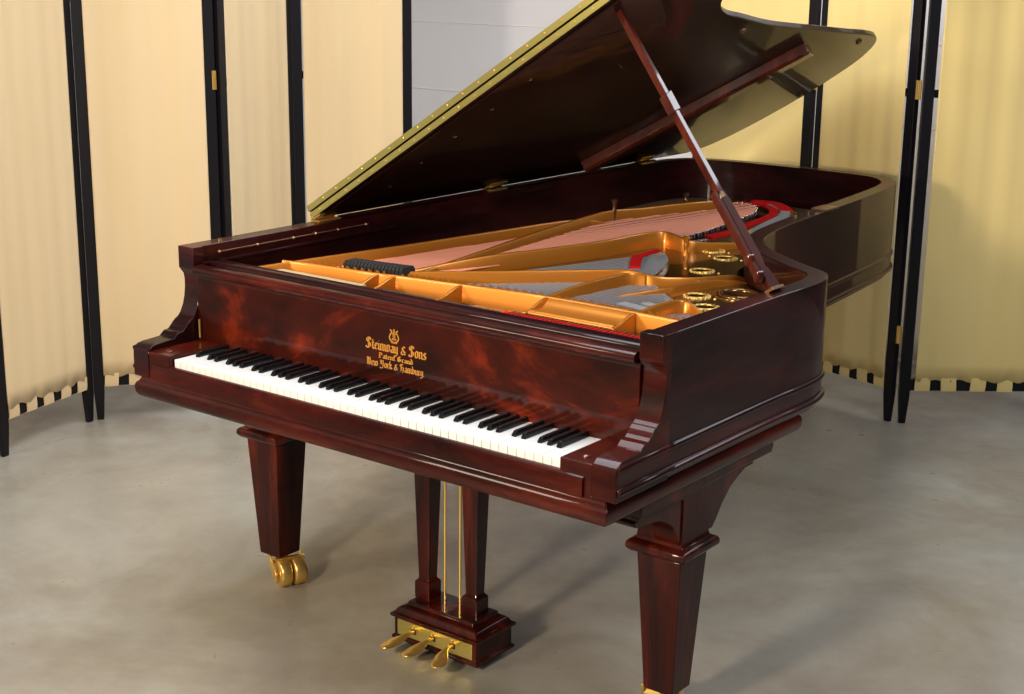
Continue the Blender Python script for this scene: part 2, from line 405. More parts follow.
def caster(parent, cx, cy, rot):
    mb = MB()
    for s in (-1, 1):   # two wheels
        a = len(mb.v)
        mb.lathe((s*.0205+.010, 0, .040), [(.0, -.018), (.030, -.018), (.037, -.016), (.040, -.012), (.040, .012), (.037, .016), (.030, .018), (0, .018)], 28, 'x')
    m4 = Matrix.Translation((cx, cy, 0)) @ Matrix.Rotation(rot, 4, 'Z') @ Matrix.Translation((.004, -.050, 0))
    mb.xform(m4); wheel = mb.build('caster', M['brass'], parent, smooth=40)
    fk = MB()
    fk.lathe((0, .050, .070), [(.019, .016), (.019, .004), (.014, 0), (.010, -.008), (0, -.010)], 20)
    fk.tube([(-.038, 0, .040), (.054, 0, .040)], .008, 12); fk.tube([(0, .050, .076), (.002, .044, .072), (.004, .030, .070), (.006, .006, .078)], [.016, .015, .012, .008], 10)
    # curved guard over the front of the wheels
    # leaf shaped side cheeks, like a horn that starts under the leg and sweeps to the axle
    leaf = catmull([(.052, .084), (.044, .062), (.026, .040), (.006, .020), (-.012, .016), (-.020, .028), (-.014, .048), (.004, .062), (.022, .072), (.030, .082)], 4)
    for x in (-.040, .050): fk.prism([(y, z) for y, z in leaf], 'x', x, x+.006)
    arc = [(.046*math.cos(t), .040+.046*math.sin(t)) for t in [R(20+k*10) for k in range(9)]]
    arc2 = [(.0425*math.cos(t), .040+.0425*math.sin(t)) for t in [R(20+k*10) for k in range(9)]]
    fk.prism(arc + arc2[::-1], 'x', -.036, .052)
    fk.xform(m4); fk.build('caster_fork', M['brass'], parent, smooth=45, bevel=.001)
bracket = [(.425, .476), (.418, .490), (.408, .512), (.392, .532), (.368, .547), (.335, .562), (.30, .566), (.262, .570), (.240, .575), (.234, .582), (.236, .590), (.725, .590), (.72, .585), (.715, .582), (.69, .573), (.65, .555), (.615, .525), (.585, .488), (.572, .476)]
for s in (-1, 1):
    cx, cy = s*.657, .489
    mb = taper_leg(MB(), cx, cy)
    mb.prism(bracket, 'x', cx-s*.008, cx+s*.056)
    xa, xb = sorted((cx-s*.02, cx+s*.062)); mb.loft([(.588, xa, xb, .240, .745), (.601, xa, xb, .240, .745)])
    xa, xb = sorted((cx-s*.02, cx+s*.074)); mb.loft([(.600, xa+.006, xb-.006, .236, .790), (.604, xa, xb, .232, .815), (.618, xa, xb, .232, .822), (.630, xa, xb, .232, .822)])
    lg = mb.build('leg', M['leg'], P, smooth=30, bevel=.0025)
    caster(lg, cx, cy, R(64) if s < 0 else R(205))
mb = taper_leg(MB(), -.25, 2.35); mb.loft([(.50, -.34, -.16, 2.26, 2.44), (.60, -.40, -.10, 2.2, 2.5), (.66, -.42, -.08, 2.18, 2.52)])
lg = mb.build('leg', M['leg'], P, smooth=30, bevel=.0025); caster(lg, -.25, 2.35, R(30))

# ---- pedal lyre
ly = MB()
x0, x1, y0, y1 = -.120, .156, .388, .535
ly.loft([(.016, x0-.006, x1+.006, y0-.006, y1+.006), (.024, x0-.006, x1+.006, y0-.006, y1+.006), (.027, x0, x1, y0, y1), (.074, x0, x1, y0, y1), (.078, x0-.008, x1+.008, y0-.008, y1+.008), (.086, x0-.009, x1+.009, y0-.009, y1+.009),
         (.088, x0-.001, x1+.001, y0-.001, y1+.001), (.092, x0+.001, x1-.001, y0+.001, y1-.001), (.099, x0+.005, x1-.005, y0+.005, y1-.005), (.105, x0+.013, x1-.013, y0+.011, y1-.011), (.108, x0+.021, x1-.021, y0+.017, y1-.017), (.111, x0+.027, x1-.027, y0+.021, y1-.021), (.119, x0+.029, x1-.029, y0+.023, y1-.023)])
lyre = ly.build('pedal_lyre', M['leg'], P, smooth=30, bevel=.0015)
for cx in (-.073, .087):
    cy = .468
    MB().loft([(.117, cx-.025, cx+.025, cy-.025, cy+.025), (.163, cx-.025, cx+.025, cy-.025, cy+.025), (.169, cx-.019, cx+.019, cy-.019, cy+.019), (.173, cx-.0175, cx+.0175, cy-.0175, cy+.0175), (.64, cx-.032, cx+.032, cy-.028, cy+.028)]).build('lyre_post', M['leg'], lyre, bevel=.002)
for cx in (-.020, .031):
    MB().tube([(cx, .475, .117), (cx, .475, .62)], .0032).build('pedal_rod', M['brass'], lyre)
MB().box(x0+.012, x1-.012, y0-.0025, y0+.001, .030, .073).build('brass_plate', M['brass_leaf'], lyre, bevel=.001)
for cx in (-.052, .014, .080):
    MB().box(cx-.009, cx+.009, y0-.0032, y0-.002, .044, .058).build('pedal_slot', M['black'], lyre)
    e = {0: -.014, 1: -.006, 2: .026}[round((cx+.052)/.066)]
    pts = catmull([(cx, y0+.004, .051), (cx, y0-.022, .052), (cx+e*.35, y0-.050, .047), (cx+e*.8, y0-.078, .041), (cx+e, y0-.108, .040)], 5)
    vs = []; fs = []; n = len(pts)
    for i, p in enumerate(pts):
        t = i/(n-1); k_ = max(0, min(1, (t-.25)/.4)); w = .0075 + .0135*k_*k_*(3-2*k_); w *= math.sqrt(max(.05, 1-max(0, (t-.72)/.28)**2)); h = .0055-.002*t
        for k in range(10):
            a = 2*math.pi*k/10; vs.append((p[0]+w*math.cos(a), p[1], p[2]+h*math.sin(a)))
    for i in range(n-1):
        for k in range(10): fs.append((i*10+k, i*10+(k+1) % 10, (i+1)*10+(k+1) % 10, (i+1)*10+k))
    fs += [tuple(range(10)), tuple((n-1)*10+k for k in range(10))]
    MB().add(vs, fs).build('pedal', M['brass'], lyre, smooth=60)
    MB().lathe((cx-.002, y0-.002, .060), [(.006, 0), (.006, .006), (.0, .008)], 10).build('pedal_stop', M['brass'], lyre, smooth=40)

# ---- cast iron plate
ZB = .905; ZS = .918; ZT = .952
outer = catmull([(-.60, .39), (-.4, .38), (0, .38), (.4, .38), (.66, .38), (.695, .42), (.70, .6), (.70, .85), (.67, 1.02), (.56, 1.10), (.40, 1.24), (.31, 1.36), (.275, 1.5), (.24, 1.70), (.14, 1.88), (.07, 2.0), (.03, 2.2), (-.03, 2.38), (-.11, 2.50), (-.22, 2.56), (-.32, 2.55), (-.38, 2.42), (-.40, 2.1), (-.41, 1.75), (-.43, 1.5), (-.48, 1.1), (-.54, .75), (-.59, .5)], 4, True)
def loop(p, n=3): return catmull(p, n, True)
def circ(x, y, r, n=24): return [(x+r*math.cos(2*math.pi*k/n), y+r*math.sin(2*math.pi*k/n)) for k in range(n)]
holes = [loop([(-.56, .57), (-.32, .59), (-.36, 1.0), (-.405, 1.38), (-.44, 1.2), (-.50, .9)]),
         loop([(-.275, .80), (-.12, 1.2), (-.07, 1.5), (-.06, 1.62), (-.03, 1.75), (.0, 1.95), (-.03, 2.15), (-.08, 2.32), (-.17, 2.42), (-.27, 2.43), (-.32, 2.2), (-.355, 1.75), (-.32, 1.2)]),
         loop([(-.21, .64), (-.10, .64), (.05, .84), (.16, 1.0), (.175, 1.1), (.13, 1.25), (.07, 1.38), (.02, 1.43), (-.02, 1.38), (-.08, 1.12), (-.16, .86)]),
         loop([(-.06, .645), (.14, .65), (.155, .78), (.17, .92), (.08, .82)]),
         loop([(.22, .655), (.42, .66), (.43, .74), (.41, .84), (.36, .89), (.30, .85)]),
         loop([(.51, .66), (.62, .665), (.60, .72), (.53, .74)])]
ros = [(.227, 1.308), (.184, 1.515), (.097, 1.592), (.385, 1.015), (.470, .915)]
holes += [circ(x, y, .025) for x, y in ros] + [circ(.47, 1.09, .045)]
ip = plate('iron_plate', outer, holes, ZB-.018, ZB, M['gold_dark'], P)
tag(ip, 'gilded cast iron plate')
for x, y in ros:
    mb = MB().torus((x, y, ZB+.001), .028, .0035)
    for k in range(18):
        a = 2*math.pi*k/18; mb.lathe((x+.034*math.cos(a), y+.034*math.sin(a), ZB-.001), [(.0036, 0), (.003, .003), (.0012, .0046), (0, .005)], 8)
    for sg in (-1, 1): mb.lathe((x+sg*.054, y, ZB-.001), [(.0045, 0), (.0038, .003), (0, .0045)], 8)
    mb.build('rosette', M['brass'], ip, smooth=50)
mb = MB().torus((.47, 1.09, ZB+.003), .050, .007); mb.torus((.47, 1.09, ZB+.001), .064, .004)
mb.build('sound_hole_ring', M['gold_dark'], ip, smooth=50)

def bar(pts, w=.012, taper=True):
    """vertical web: pts (x, y, ztop); underside sits on the plate"""
    mb = MB(); P2 = catmull(pts, 5); ns = normals2d([(p[0], p[1]) for p in P2]); vs = []; fs = []
    sec = lambda zt: [(-w*.5, ZB-.004), (-w*.5, zt-.004), (-w*.28, zt), (w*.28, zt), (w*.5, zt-.004), (w*.5, ZB-.004)]
    for p, n in zip(P2, ns):
        for o, z in sec(max(ZB+.002, p[2])): vs.append((p[0]+n.x*o, p[1]+n.y*o, z))
    m = 6
    for i in range(len(P2)-1):
        for k in range(m): fs.append((i*m+k, i*m+(k+1) % m, (i+1)*m+(k+1) % m, (i+1)*m+k))
    fs += [tuple(range(m)), tuple((len(P2)-1)*m+k for k in range(m))]
    return mb.add(vs, fs)
def mkbar(*a, **k): return bar(*a, **k).build('plate_strut', M['gold'], ip, smooth=50)
mkbar([(-.60, .37, .950), (-.555, .60, .951), (-.510, .85, .951), (-.455, 1.2, .951), (-.400, 1.55, .949), (-.375, 1.70, .925)], w=.014)
mkbar([(-.285, .60, .925), (-.300, .85, .937), (-.345, 1.25, .948), (-.385, 1.6, .954), (-.39, 1.76, .955), (-.355, 1.9, .950), (-.315, 2.03, .951), (-.275, 2.14, .951), (-.25, 2.24, .945), (-.25, 2.35, .915)], w=.014)
mkbar([(-.320, .70, .930), (-.235, .90, .949), (-.165, 1.10, .951), (-.105, 1.30, .953), (-.08, 1.47, .955), (-.05, 1.54, .955), (0, 1.535, .950), (.046, 1.53, .940), (.079, 1.575, .932), (.112, 1.637, .926), (.145, 1.70, .920), (.18, 1.76, .907)], w=.014)
mkbar([(-.26, .58, .951), (-.069, .758, .951), (.122, .949, .951), (.185, .995, .951), (.235, .998, .947), (.275, 1.022, .940), (.325, 1.09, .935), (.35, 1.167, .930), (.366, 1.248, .922), (.375, 1.29, .907)], w=.012)
mkbar([(.155, .61, .915), (.164, .675, .935), (.178, .776, .947), (.193, .90, .950), (.205, .965, .951), (.240, .990, .946)], w=.012)
mkbar([(.232, .754, .908), (.262, .84, .920), (.305, .90, .927), (.335, .965, .932), (.345, 1.044, .931), (.362, 1.13, .926), (.385, 1.21, .916), (.40, 1.25, .907)], w=.010)
mkbar([(.440, .60, .925), (.449, .612, .935), (.458, .675, .948), (.472, .765, .951), (.500, .785, .945), (.55, .762, .930), (.62, .74, .912)], w=.012)
# crest web with gussets
crest = catmull([(-.60, .478), (-.50, .495), (-.295, .518), (-.22, .532), (0, .564), (.2, .588), (.40, .592), (.585, .585), (.705, .580)], 6)
mb = MB(); ns = normals2d(crest); sec = [(.010, .868), (.006, .948), (.003, .953), (-.004, .953), (-.009, .948), (-.009, .868)]
vs = []; fs = []
for (x, y), n in zip(crest, ns):
    for o, z in sec: vs.append((x+n.x*o, y+n.y*o, z))
for i in range(len(crest)-1):
    for k in range(6): fs.append((i*6+k, i*6+(k+1) % 6, (i+1)*6+(k+1) % 6, (i+1)*6+k))
fs += [tuple(range(6)), tuple((len(crest)-1)*6+k for k in range(6))]
mb.add(vs, fs).build('crest_flange', M['gold'], ip, smooth=40)
def crest_y(x):
    for a, b in zip(crest, crest[1:]):
        if a[0] <= x <= b[0]: return a[1]+(b[1]-a[1])*(x-a[0])/(b[0]-a[0])
    return .58
for x in (-.575, -.285, -.235, -.035, .215, .470):
    yc = crest_y(x)
    g = [(yc, .870), (yc, .951), (yc-.016, .9505), (yc-.030, .948), (yc-.048, .942), (yc-.068, .935), (yc-.088, .931), (yc-.10, .930), (yc-.10, .870)]
    if x == -.575: g = [(yc, .870), (yc, .951), (yc-.006, .949), (yc-.008, .870)]
    MB().prism(g, 'x', x-.005, x+.005).build('crest_gusset', M['gold'], ip, bevel=.0015)
# curved lip between two gussets
mb = MB().prism([(.500, .915), (.497, .926), (.500, .933), (.508, .935), (.528, .930), (.550, .931), (.570, .940), (.584, .950), (.590, .950), (.590, .915)], 'x', .22, .465); mb.build('capo_bar', M['gold'], ip, smooth=60)
# trough in front: dark action, red felt, pale wood
MB().box(-.70, .70, .352, .50, .845, .868).build('action_cover', M['black'], P)
MB().box(-.70, .70, .352, .400, .868, .905).build('hammer_rail', M['black'], P)
MB().box(-.60, -.27, .375, .455, .87, .936).build('pin_block_end', M['palewood'], P, bevel=.002)
MB().box(.20, .70, .405, .440, .900, .940).build('red_felt_strip', M['redfelt'], P)
mb = MB()
for k in range(34):
    x = .225+k*.0139; mb.box(x, x+.0045, .402, .442, .905, .9425)
mb.build('damper_wires', M['chrome'], P)
mb = MB()
for k in range(40):
    x = -.25+k*.0118; mb.box(x, x+.0085, .40, .475, .868, .926)
mb.build('hammer_shanks', M['charcoal'], P)
MB().box(-.085, -.020, .357, .372, .944, .9465).build('nameplate', M['cream'], P)
# tuning pins behind the crest
pin = MB().lathe((0, 0, 0), [(.0022, 0), (.0022, .029), (.0026, .030), (.0026, .0355), (.0, .036)], 6)
p0 = None
for k in range(96):
    x = -.545 + k*.0122
    if abs(x+.26) < .02: continue
    y = crest_y(x)+.018+.008*(k % 2)
    if p0 is None: p0 = pin.build('tuning_pin', M['gold'], ip); p0.location = (x, y, .918)
    else: copy_part(p0, ip, (x, y, .918))
# pin felt behind the crest
# dampers
d0 = MB().loft([(.918, -.0048, .0048, -.022, .030), (.962, -.0048, .0048, -.022, .030), (.970, -.0036, .0036, -.016, .024)]).build('damper', M['black'], P)
for k in range(17):
    x = -.425+k*.0112; loc = (x, crest_y(x)+.055, -.004)
    if k == 0: d0.location = loc
    else: copy_part(d0, P, loc)
# bass strings
def lerp_path(path, t):
    L = [0]
    for a, b in zip(path, path[1:]): L.append(L[-1]+math.dist(a, b))
    s = t*L[-1]
    for i in range(len(path)-1):
        if s <= L[i+1]+1e-9:
            u = (s-L[i])/(L[i+1]-L[i]); return tuple(a+(b-a)*u for a, b in zip(path[i], path[i+1]))
    return path[-1]
bass_rear = catmull([(-.32, 2.36), (-.24, 2.39), (-.16, 2.33), (-.11, 2.2), (-.085, 2.02), (-.06, 1.85), (-.055, 1.66)], 4)
pinmb = MB()
for k in range(40):
    t = (k//2+.5+(k % 2-.5)*.40)/20; x = -.555+.255*t; y = crest_y(x)+.01; b = lerp_path(bass_rear, t)
    zz = ZS+.002
    MB().tube([(x, y, .935), (x+(b[0]-x)*.03, y+(b[1]-y)*.03, zz), (b[0], b[1], zz)], .0019, 6).build('bass_string', M['copper'], P)
    pinmb.lathe((b[0], b[1]+.004, ZB-.004), [(.0032, 0), (.0032, .019), (.002, .021), (0, .0215)], 8)
tre_rear = catmull([(.035, 1.415), (.10, 1.33), (.16, 1.2), (.21, 1.07), (.29, .98), (.40, .88), (.52, .79), (.64, .72)], 4)
rest = MB()
for k in range(180):
    t = (k//3+.5+(k % 3-1)*.20)/60; x = -.255+.90*t; y = crest_y(x)+.01; b = lerp_path(tre_rear, t**.9)
    pts = [(x, y, .932), (x+(b[0]-x)*.08, y+(b[1]-y)*.08, ZS), (b[0], b[1], ZS)]
    if k % 3 == 0: MB().tube(pts, .0009, 5).build('treble_string', M['steel'], P)
    else: rest.tube(pts, .0009, 5)
    if k % 3 == 0: pinmb.lathe((b[0], b[1], ZB-.004), [(.0025, 0), (.0025, .018), (0, .0185)], 6)
tag(rest.build('treble_strings', M['steel'], P), kind='stuff')
tag(pinmb.build('hitch_pins', M['chrome'], ip, smooth=50), kind='stuff')
# bridges, felts and a painted plate reflection
brc = lerp_path
def strip(path, w, z0, z1):
    mb = MB(); return sweep(mb, path, [(-w/2, z0), (-w/2, z1), (w/2, z1), (w/2, z0)])
strip(catmull([(-.35, 2.24), (-.26, 2.27), (-.19, 2.2), (-.15, 2.05), (-.12, 1.88), (-.10, 1.70)], 5), .025, .855, .914).build('bass_bridge', M['black'], P)
strip(catmull([(-.02, 1.29), (.04, 1.24), (.10, 1.14), (.13, 1.04), (.12, .96)], 5), .022, .855, .914).build('treble_bridge', M['board'], P)
strip(catmull([(-.30, 2.445), (-.20, 2.455), (-.12, 2.38), (-.07, 2.27), (-.045, 2.1), (-.02, 1.93), (-.03, 1.78)], 5), .030, ZB, ZB+.006).build('red_felt_strip', M['redfelt'], ip)
strip(catmull([(-.28, 2.525), (-.20, 2.53), (-.13, 2.47), (-.08, 2.40)], 5), .045, ZB, ZB+.005).build('red_felt_strip', M['redfelt'], ip)
strip(catmull([(-.20, 2.495), (-.11, 2.43), (-.045, 2.32), (-.01, 2.15), (.02, 2.02), (.08, 1.88)], 5), .035, ZB, ZB+.003).build('grey_felt_reflection_strip', M['greyfelt_reflection'], ip)  # no felt: the plate tail's grey reflection painted as a flat strip
strip(catmull([(.100, 1.155), (.055, 1.23), (.012, 1.305)], 4), .030, ZS+.001, ZS+.007).build('red_felt_strip', M['redfelt'], ip)
strip(catmull([(.02, 1.30), (.015, 1.35), (.01, 1.42)], 5), .022, ZS+.001, ZS+.006).build('red_felt_strip', M['redfelt'], ip)
strip([(.32, .755), (.43, .73)], .035, ZS+.001, ZS+.006).build('grey_felt_reflection_strip', M['greyfelt_reflection'], ip)
strip([(.36, .80), (.44, .785)], .02, ZS+.001, ZS+.005).build('grey_felt_reflection_strip', M['greyfelt_reflection'], ip)
# plate bolts
for (x, y, z1, mt) in ((-.385, 1.77, .992, 'bronze'), (.072, 1.475, .962, 'gold'), (-.26, 2.2, .995, 'stick'), (-.40, 2.25, .955, 'bronze')):
    h = z1-ZB
    MB().lathe((x, y, ZB-.002), [(.010, 0), (.010, .006), (.006, .012), (.006, h*.45), (.009, h*.55), (.007, h*.65), (.008, h*.8), (.012, h), (.009, h+.003), (0, h+.004)], 16).build('plate_bolt', M[mt], ip, smooth=50)

# ---- bronze rod with pins on inside of the spine, lock and hinges
mb = MB().tube([(-.706, .34, .982), (-.706, .93, .982)], .0022)
for y in (.345, .483, .62, .708, .80, .92): mb.lathe((-.7085, y, .982), [(.005, 0), (.005, .005), (.003, .009), (0, .010)], 10, 'x')
mb.build('desk_runner', M['bronze'], P)
MB().box(-.7085, -.699, .285, 1.05, .955, .962).build('desk_ledge', M['rim'], P, bevel=.001)

# ---- lid
TH = R(31.5); LX, LZ = -.768, 1.0095
def lidm(h=0):
    return Matrix.Translation((LX, 0, LZ)) @ Matrix.Rotation(-TH, 4, 'Y')
lid_key = [(0, .757), (.4, .742), (.8, .727), (1.2, .713), (1.53, .700), (1.545, .80), (1.54, .95), (1.50, 1.06), (1.42, 1.13), (1.32, 1.19), (1.22, 1.27), (1.155, 1.40), (1.123, 1.55), (1.072, 1.80), (1.03, 2.12), (.982, 2.50), (.962, 2.68), (.925, 2.83), (.83, 2.955), (.68, 3.04), (.42, 3.075), (.18, 3.04), (.05, 2.96), (0, 2.85)]
lo = lid_key[:4] + catmull(lid_key[4:], 5)
lm = lidm()
mb = MB().prism(lo, 'z', 0, .020); mb.xform(lm)
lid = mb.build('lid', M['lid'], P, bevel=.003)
# folded back front flap lying on the lid
mb = MB().prism([(0, .757), (1.53, .700), (1.53, 1.10), (1.46, 1.16), (0, 1.19)], 'z', .023, .043); mb.xform(lm)
flap = mb.build('lid_flap', M['lid'], lid, bevel=.003)
# piano hinge leaves on both front edges (rows of screws)
def edge_y(w): return .757-.0373*w
scr = None
for z0, z1 in ((.0025, .0185), (.0245, .0415)):
    mb = MB().prism([(.005, edge_y(0)-.0018), (1.52, edge_y(1.52)-.0018), (1.52, edge_y(1.52)+.002), (.005, edge_y(0)+.002)], 'z', z0, z1); mb.xform(lm)
    hg = mb.build('piano_hinge', M['brass_leaf'], lid)
    for k in range(24):
        w = .05+k*.0635 + (.03 if z0 > .01 else 0)
        if w > 1.5: continue
        if scr is None:
            sm = MB().lathe((0, 0, 0), [(.0028, .0008), (.0028, 0), (.0018, -.0012), (0, -.0015)], 8, 'y'); sm.xform(Matrix.Rotation(-TH, 4, 'Y')); scr = sm.build('screw', M['brass'], hg); s = scr
        else: s = copy_part(scr, hg)
        s.location = lm @ Vector((w, edge_y(w)-.0018, (z0+z1)/2))
# dark batten along the front under side, small screws
mb = MB().prism([(.03, .775), (1.50, .722), (1.50, .80), (.03, .885)], 'z', -.006, .001); mb.xform(lm); mb.build('lid_front_batten', M['lid'], lid, bevel=.002)
for (w, y) in ((.178, .927), (.344, .905), (.51, .885), (.676, .871), (.844, .850), (1.009, .829), (1.169, .808), (1.33, .79)):
    mb = MB().lathe((w, y, 0), [(.006, .001), (.006, -.003), (0, -.005)], 10); mb.xform(lm); mb.build('lid_screw', M['chrome'], lid)
for (w, y) in ((.912, 2.704), (.478, 3.005), (1.057, 1.640)):
    mb = MB().lathe((w, y, 0), [(.011, .001), (.011, -.006), (.007, -.009), (0, -.010)], 14); mb.xform(lm); mb.build('rubber_bumper', M['bronze'], lid)
# diagonal stiffening batten
a, b = Vector((.10, 2.02)), Vector((.925, 2.28)); d = (b-a).normalized(); n = Vector((-d.y, d.x))*.045
prf = [a-n, b-n, b+n, a+n]
mb = MB()
c8 = []
for k, (zz, sc) in enumerate(((.001, 1.0), (-.030, 1.0), (-.040, .8))):
    for p, sg in ((a, -1), (b, -1), (b, 1), (a, 1)): c8.append((p.x+n.x*sg*sc, p.y+n.y*sg*sc, zz))
fs = [(0, 1, 2, 3), (8, 9, 10, 11)] + [(k*4+i, k*4+(i+1) % 4, k*4+4+(i+1) % 4, k*4+4+i) for k in range(2) for i in range(4)]
mb.add(c8, fs); mb.xform(lm); mb.build('lid_batten', M['stick'], lid, bevel=.003)
# lid hinges on the spine
for y in (.80, 1.60, 2.52):
    mb = MB().box(-.772, -.735, y-.045, y+.045, H-.001, H+.003)
    mb.tube([(-.765, y-.045, H+.009), (-.765, y+.045, H+.009)], .0055, 10)
    k0 = len(mb.v); mb.box(0, .04, y-.045, y+.045, -.003, .0005); mb.xform(lm, k0)
    mb.build('lid_hinge', M['brass'], P, smooth=40)
    mb = MB().tube([(-.750, y-.035, H+.010), (-.745, y+.02, H+.016), (-.735, y+.10, H+.040)], [.003, .003, .0045]); mb.build('hinge_pin', M['brass'], P, smooth=50)
MB().box(-.766, -.750, .86, 2.60, H-.001, H+.004).build('spine_bead', M['rim'], P, bevel=.001)

# ---- prop stick : long wooden prop with a folded shorter one beside it
A = Vector((.725, .775, H+.004)); B = lm @ Vector((1.205, .795, -.002))
dr = (B-A).normalized(); side = Vector((0, 1, 0)); side = (side - dr*side.dot(dr)).normalized(); nrm = dr.cross(side)
Ls = (B-A).length
def stickpart(prof_len, u0, u1):
    """prof_len: outline in (along, side) ; thickness u0..u1 along nrm"""
    mb = MB(); n = len(prof_len)
    vs = [A + dr*l + side*w + nrm*u for u in (u0, u1) for l, w in prof_len]
    fs = [tuple(range(n)), tuple(range(n, 2*n))[::-1]] + [(i, (i+1) % n, n+(i+1) % n, n+i) for i in range(n)]
    return mb.add(vs, fs)
st = stickpart([(.0, -.012), (.0, .036), (.03, .030), (.06, .018), (.09, .025), (.235, .023), (.27, .013), (.50, .010), (Ls-.03, .008), (Ls, .005), (Ls, -.006), (Ls-.03, -.008), (.27, -.009), (.25, -.011)], -.0085, .0085).build('lid_prop', M['stick'], P, bevel=.002)
tag(st, 'reddish wooden prop holding the lid')
stickpart([(.045, -.030), (.045, -.0125), (.245, -.0125), (.270, -.020), (.262, -.030)], -.0085, .0085).build('short_prop', M['stick'], st, bevel=.002)
stickpart([(.256, -.014), (.266, -.004), (.262, .006), (.248, .006), (.244, -.022)], -.011, .011).build('prop_hinge', M['bronze'], st, bevel=.002)
stickpart([(.485, -.016), (.535, -.014), (.545, .018), (.492, .017)], -.0115, .0115).build('prop_clip', M['stick'], st, bevel=.002)
mb = MB()
for l in (.04, .085): mb.lathe((0, 0, 0), [(.010, -.013), (.013, 0), (.010, .013)], 12); mb.xform(Matrix.Translation(A+dr*l-side*.022), len(mb.v)-36)
mb.build('prop_knuckle', M['stick'], st, smooth=50)
stickpart([(.09, .008), (.20, .006), (.20, .010), (.09, .013)], .0095, .0112).build('prop_slot', M['chrome'], st)
stickpart([(-.004, -.014), (-.004, .040), (.004, .040), (.004, -.014)], -.014, .014).build('prop_base', M['bronze'], P, bevel=.001)
# lid lock catch at the tail bend
MB().box(.245, .30, 1.93, 2.02, H-.001, H+.006).build('lid_lock', M['bronze'], P, bevel=.002)

# ------------------------------------------------------------------ folding screens
def fold_screen(name, pts, cloth, label, gap=.006, inset=.004, top=1.86, seed=1, normal_sign=1, sw=.040, group=None, breaks=()):
    rnd = random.Random(seed)
    o3 = Vector((*pts[0], 0)); root = empty(name, o3); tag(root, label, 'folding screen')
    def fin(mb, nm, mat, par=root, **k):
        ob = mb.build(nm, mat, par, **k); return ob
    td = .026
    for a, b in zip(pts, pts[1:]):
        a = Vector(a); b = Vector(b); d = (b-a).normalized(); L = (b-a).length
        ang = math.atan2(d.y, d.x); m4 = Matrix.Translation(Vector((a.x, a.y, 0))-o3) @ Matrix.Rotation(ang, 4, 'Z')
        # local frame: x along panel, y depth (viewer on -y), z up
        for x in (gap, L-gap-sw):
            tp = .012
            mb = MB().loft([(0, x+tp*.6, x+sw-tp*.6, -td/2+.004, td/2-.004), (.11, x, x+sw, -td/2, td/2), (top, x, x+sw, -td/2, td/2)]); mb.xform(m4)
            fin(mb, 'stile', M['blackpaint'], bevel=.0015)
        for z0, z1 in ((.135, .178), (1.27, 1.30), (top-.05, top-.005)):
            mb = MB().box(gap+sw-.001, L-gap-sw+.001, -.009 + (.012 if z0 == 1.27 else 0), .009+(.006 if z0 == 1.27 else 0), z0, z1); mb.xform(m4); fin(mb, 'rail', M['blackpaint'])
        # curtain
        xa, xb = gap+sw+(inset if b == Vector(pts[-1]) else .0), L-gap-sw; nx, nz = 64, 26
        ph = [rnd.uniform(0, 6.28) for _ in range(5)]; am = [rnd.uniform(.3, 1) for _ in range(5)]
        vs = []; fs = []
        for j in range(nz+1):
            tz = j/nz; z = .176+(top-.03-.176)*tz
            for i in range(nx+1):
                u = i/nx; x = xa+(xb-xa)*u
                w = .0050*am[0]*math.sin(u*6+ph[0]+.5*tz)+.0048*am[1]*math.sin(u*13+ph[1]-.6*tz)+.0016*am[2]*math.sin(u*31+ph[2]+tz)+.00012*math.sin(u*80+ph[3])
                gath = math.exp(-((z-.178)/.03)**2)
                w = w*(1-gath*.5) + gath*.0018*math.sin(u*48+ph[4])
                zz = z + gath*.006*math.sin(u*33+ph[1])
                vs.append((x, -.016+w, zz))
        for j in range(nz):
            for i in range(nx): k = j*(nx+1)+i; fs.append((k, k+1, k+nx+2, k+nx+1))
        mb = MB().add(vs, fs); mb.xform(m4); cur = fin(mb, 'curtain', cloth, smooth=80)
        so = cur.modifiers.new('solid', 'SOLIDIFY'); so.thickness = .0015
        # loops of cloth over the bottom rail
        n = 5; sp = (xb-xa)/(n-.45)
        for k in range(n):
            x0 = xa+k*sp + rnd.uniform(-.004, .004); w = sp*.55
            x0 = max(x0, xa); x1 = min(x0+w, xb)
            skew = rnd.uniform(-.004, .004)
            mb = MB().prism([(-.0155, .186), (-.0165, .150), (-.014, .134), (-.006, .1315), (.006, .1315), (.013, .136), (.015, .186), (.0125, .186), (.011, .139), (.004, .1340), (-.005, .1340), (-.012, .138), (-.0125, .186)], 'x', x0, x1)
            mb.v = [(v[0]+skew*(v[2]-.13)/.05, v[1], v[2]) for v in mb.v]
            mb.xform(m4); fin(mb, 'cloth_loop', cloth, cur, smooth=50)
    for p in pts[1:-1]:
        for z in (1.30, .36):
            mb = MB().box(p[0]-.010-o3.x, p[0]+.010-o3.x, p[1]-.017-o3.y, p[1]-.010-o3.y, z-.035, z+.035)
            mb.tube([(p[0]-o3.x, p[1]-.018-o3.y, z-.035), (p[0]-o3.x, p[1]-.018-o3.y, z+.035)], .004)
            fin(mb, 'hinge', M['brass'])
    return root
fold_screen('folding_screen', [(-2.215, .60), (-2.335, 1.10), (-2.03, 1.52), (-2.15, 2.02), (-1.85, 2.43)], M['cream_cloth'], 'black framed folding screen with cream curtain panels, left of the piano keyboard', seed=3)
fold_screen('folding_screen', [(-1.0, 3.29), (-.385, 3.20), (.095, 3.08), (.575, 3.46)], M['gold_cloth'], 'black framed folding screen with straw yellow curtain panels, behind the piano tail', seed=9, gap=.011, inset=.016)

